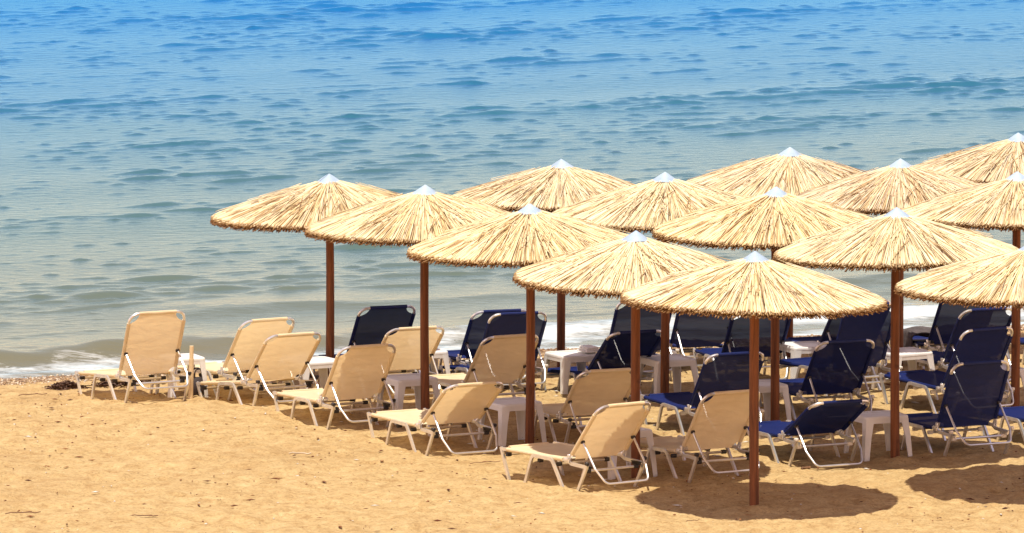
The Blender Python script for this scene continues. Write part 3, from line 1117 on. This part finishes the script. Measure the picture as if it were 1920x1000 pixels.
# ------------------------------------------------------------------ smaller things
# short pale post standing in the sand
e = link('short_post', None, None, (-3.30, 73.12, gz1(-3.30, 73.12)), (R_(1), R_(1.5), 0))
tag(e, 'short pale post stuck in the sand between the two leftmost loungers', 'post')
mb = MB(); mb.tube([(0, 0, -.2), (0, 0, .12), (0, 0, .40)], .026, 14)
link('lower_tube', mb.mesh('lower_tube', M['post']), e)
mb = MB(); mb.tube([(0, 0, .395), (0, 0, .52), (0, 0, .535)], .0215, 14)
link('upper_tube', mb.mesh('upper_tube', M['post']), e)

def draped_cloth(name, nx, ny, fz, mat, thick=0.012):
    mb = MB()
    vs_, fs = [], []
    for j in range(ny + 1):
        for i in range(nx + 1):
            vs_.append(fz(i / nx, j / ny))
    m = nx + 1
    for j in range(ny):
        for i in range(nx):
            fs.append((j * m + i, j * m + i + 1, (j + 1) * m + i + 1, (j + 1) * m + i))
    mb.add(vs_, fs)
    me = mb.mesh(name, mat, True, 180)
    o = link(name, me)
    md = o.modifiers.new('thickness', 'SOLIDIFY')
    md.thickness = thick
    return o

# grey towel thrown over the foot of the far right lounger
L = LOUNGERS[14]
def towel(u, v):
    # across the lounger (u) and along it (v); sides hang down
    p = (u - .5) * 1.25
    hang = max(0.0, abs(p) - 0.345)
    xx = max(-.37, min(.37, p))
    sgn = 1 if p > 0 else -1
    zz = RH + .085 - min(hang, .22) * 0.95 + 0.05 * math.exp(-((v - .45) / .22) ** 2) * (1 if hang == 0 else .6)
    xx += sgn * (0.02 * math.sin(v * 17) if hang > 0 else 0)
    zz += 0.018 * math.sin(v * 21 + u * 6) + 0.012 * math.sin(u * 25 + v * 9)
    return (xx, .25 + v * .62 + .03 * math.sin(u * 9), zz)
t = draped_cloth('towel', 44, 30, towel, M['grey_cloth'])
t.location = lounger_objs[14].location; t.rotation_euler = lounger_objs[14].rotation_euler
tag(t, 'dark grey towel draped in folds over the far right navy lounger seat', 'towel')

# folded white towel lying on a table
def folded(name, x, y, z, yaw, sx, sy_, h, mat):
    mb = MB()
    for k in range(3):
        mb.box((.004 * k, -.003 * k, h * (k + .5) / 3), (sx - .01 * k, sy_ - .008 * k, h / 3 * .96), h / 9)
    o = link(name, mb.mesh(name, mat, True, 60), None, (x, y, z), (0, 0, R_(yaw)))
    return o
tb = table_objs[7]
o = folded('folded_towel', tb.location.x + .155, tb.location.y + .09, tb.location.z + TH + .004, 24, .15, .24, .055, M['white_cloth'])
tag(o, 'small folded white towel on the table in front of a far pole', 'towel')

# dark bag under the leftmost table
e = link('beach_bag', None, None, (-3.235, 73.42, gz1(-3.235, 73.42) - .012), (0, 0, R_(20)))
tag(e, 'dark cloth beach bag standing behind the short pale post', 'bag')
mb = MB()
rows = [(0, .075, .05), (.03, .10, .07), (.10, .105, .075), (.17, .09, .06), (.20, .075, .035), (.198, .06, .025)]
vs_, fs = [], []
for (z, a, b) in rows:
    for i in range(20):
        q = 2 * math.pi * i / 20
        cx, cy = math.cos(q), math.sin(q)
        vs_.append((a * math.copysign(abs(cx) ** .7, cx) * (1 + .05 * math.sin(5 * q)), b * math.copysign(abs(cy) ** .7, cy), z + .008 * math.sin(3 * q)))
for j in range(len(rows) - 1):
    for i in range(20):
        fs.append((j * 20 + i, j * 20 + (i + 1) % 20, (j + 1) * 20 + (i + 1) % 20, (j + 1) * 20 + i))
fs.append(tuple(range(19, -1, -1))); fs.append(tuple((len(rows) - 1) * 20 + i for i in range(20)))
mb.add(vs_, fs)
link('bag_body', mb.mesh('bag_body', M['bag'], True, 60), e)
hm = MB(); hm.tube(fillet([(-.05, 0, 0), (-.045, 0, .10), (.045, 0, .10), (.05, 0, 0)], .04, 5), .007, 8, (0, 1, 0))
hme = hm.mesh('handle', M['bag'])
for s in (-1, 1):
    link('handle', hme, e, (0, s * .03, .19), (R_(-8 * s), 0, 0))

# seaweed clumps washed up by the water line
def seaweed(x, y, lx, ly, count, seed, label):
    r = random.Random(seed)
    mb = MB()
    yaw = math.atan2(SHA[1], SHA[0])
    for k in range(count):
        px, py = r.gauss(0, lx * .4), r.gauss(0, ly * .4)
        hgt = 0.07 * math.exp(-(px / lx) ** 2 * 2 - (py / ly) ** 2 * 2)
        a = r.uniform(0, 6.28); ln = r.uniform(.06, .16); w = r.uniform(.004, .009)
        z = r.uniform(0, hgt) + .006
        pts = []
        for q in range(4):
            t = q / 3 - .5
            aa = a + t * r.uniform(-1.5, 1.5)
            pts.append((px + math.cos(aa) * ln * t, py + math.sin(aa) * ln * t * .8, z + r.uniform(-.01, .015)))
        vs_, fs = [], []
        for (qx, qy, qz) in pts:
            nx, ny = -math.sin(a) * w, math.cos(a) * w
            vs_ += [(qx + nx, qy + ny, qz), (qx - nx, qy - ny, qz + .004), (qx, qy, qz - .006)]
        for q in range(3):
            for c in range(3):
                c2 = (c + 1) % 3
                fs.append((q * 3 + c, q * 3 + c2, (q + 1) * 3 + c2, (q + 1) * 3 + c))
        mb.add(vs_, fs)
    o = link('seaweed_clump', mb.mesh('seaweed_clump', M['weed'], False), None, (x, y, gz1(x, y)), (0, 0, yaw))
    tag(o, label, 'seaweed', 'dry seaweed along the water line')
seaweed(-4.66, 74.30, .20, .18, 330, 1, 'dark brown seaweed clump left of the leftmost lounger')
seaweed(-4.05, 74.62, .42, .13, 330, 2, 'thin line of dark seaweed behind the leftmost lounger')
seaweed(-2.3, 75.05, .35, .15, 140, 3, 'sparse seaweed bits behind the leftmost umbrella pole')

# shingle along the water's edge
def scatter_solid(name, pts, sizes, cols, mat, attr, flat=0.6, label=None):
    n = len(pts)
    r = np.random.default_rng(len(name))
    octv = np.array([[1, 0, 0], [0, 1, 0], [-1, 0, 0], [0, -1, 0], [0, 0, 1], [0, 0, -.6]], float)
    octf = np.array([[0, 1, 4], [1, 2, 4], [2, 3, 4], [3, 0, 4], [1, 0, 5], [2, 1, 5], [3, 2, 5], [0, 3, 5]])
    a = r.uniform(0, 6.28, n)
    el = sizes[:, 1] if sizes.ndim == 2 else np.ones(n)
    sz = sizes[:, 0] if sizes.ndim == 2 else sizes
    V = octv[None] * (1 + r.normal(0, .18, (n, 6, 1)))
    V[:, :, 0] *= el[:, None]
    V[:, :, 2] *= flat
    c, s = np.cos(a)[:, None], np.sin(a)[:, None]
    X = V[:, :, 0] * c - V[:, :, 1] * s; Y = V[:, :, 0] * s + V[:, :, 1] * c
    V = np.stack([X, Y, V[:, :, 2]], -1) * sz[:, None, None] + pts[:, None, :]
    F = octf[None] + (np.arange(n) * 6)[:, None, None]
    me = bpy.data.meshes.new(name)
    co = V.reshape(-1, 3).astype(np.float32); fi = F.reshape(-1).astype(np.int32)
    me.vertices.add(len(co)); me.vertices.foreach_set('co', co.ravel())
    me.loops.add(len(fi)); me.loops.foreach_set('vertex_index', fi)
    me.polygons.add(len(fi) // 3); me.polygons.foreach_set('loop_start', np.arange(0, len(fi), 3, dtype=np.int32))
    me.update(calc_edges=True)
    cc = np.repeat(np.concatenate([cols, np.ones((n, 1))], 1)[:, None], 6, 1).reshape(-1, 4)
    at = me.attributes.new(attr, 'FLOAT_COLOR', 'POINT'); at.data.foreach_set('color', cc.astype(np.float32).ravel())
    me.materials.append(mat)
    o = link(name, me)
    tag(o, label, None, None, 'stuff')
    return o

n = 9000
a = rng.uniform(24.0, 38.5, n)
nn = 71.15 + rng.normal(0, .30, n) - .12 * rng.random(n)
nn = np.minimum(nn, 71.75)
px = SHA[0] * a + SHN[0] * nn; py = SHA[1] * a + SHN[1] * nn
pz = ground_z(px, py)
pal = np.array([[.30, .17, .08], [.45, .28, .13], [.60, .44, .26], [.20, .11, .06], [.70, .60, .45], [.36, .25, .16]])
scatter_solid('shingle', np.stack([px, py, pz + .002], 1), np.stack([rng.uniform(.007, .021, n), rng.uniform(.8, 1.5, n)], 1), pal[rng.integers(0, 6, n)] * rng.uniform(.7, 1.1, (n, 1)), M['pebble'], 'stone_colour', 0.6, 'small brown pebbles along the water line')

# straw bits, shell chips and crumbs on the sand
n = 5200
px = rng.uniform(-8.5, 8.5, n); py = rng.uniform(60.8, 76, n)
keep = (px * SHN[0] + py * SHN[1]) < 70.6
px, py = px[keep], py[keep]; n = len(px)
pz = ground_z(px, py)
pal = np.array([[.14, .045, .018], [.20, .07, .025], [.62, .58, .50], [.30, .15, .06], [.09, .03, .015]])
scatter_solid('beach_litter', np.stack([px, py, pz + .004], 1), np.stack([.003 + .012 * rng.random(n) ** 3.0, rng.choice([1.0, 1.3, 2.0, 3.0, 4.0], n)], 1), pal[rng.integers(0, 5, n)], M['litter'], 'litter_colour', 0.7, 'tiny straw bits and shell chips strewn over the sand')

def twig(x, y, ln, yaw, seed, label, th=.006, name='twig', mat='twig', cat='twig', branch=True):
    r = random.Random(seed)
    mb = MB()
    pts = []
    yy = 0
    for k in range(7):
        t = k / 6 - .5
        yy += r.uniform(-.05, .05) * ln
        pts.append((t * ln, yy, .004 + .010 * abs(math.sin(k * 1.3))))
    sec = [(th * math.cos(q * math.pi / 3), th * .8 * math.sin(q * math.pi / 3)) for q in range(6)]
    mb.sweep(pts, sec)
    if branch:
        p = pts[3]
        mb.tube([p, (p[0] + ln * .18, p[1] + ln * .14, .012), (p[0] + ln * .26, p[1] + ln * .26, .006)], th * .6, 5)
    z = float(gz1(x, y)) + .012
    o = link(name, mb.mesh(name, M[mat], True, 60), None, (x, y, z), (0, 0, R_(yaw)))
    tag(o, label, cat)
twig(-4.42, 64.25, .32, 8, 1, 'brown twig in the bottom left corner of the sand')
twig(-3.32, 64.05, .26, -6, 2, 'curved brown twig at the bottom, right of the corner twig')
twig(-4.95, 73.5, .30, 20, 3, 'thin twig on the sand at the left edge, below the shingle')
twig(2.77, 67.22, .10, 40, 4, 'small dark stick on the sand in front of the low reclined navy lounger', .014)
twig(-0.25, 67.55, .30, 12, 5, 'thin root line on the sand in front of the low reclined beige lounger', .004)
twig(1.62, 63.75, .14, 30, 6, 'short twig on the sand at the bottom, left of the foremost pole', .004)
twig(-2.03, 68.20, .22, -12, 8, 'pale bleached driftwood stick on the sand below the sunlit beige loungers', .010, 'driftwood', 'drift', 'driftwood', False)

scene.render.engine = 'CYCLES'
scene.cycles.max_bounces = 6
scene.cycles.transparent_max_bounces = 8
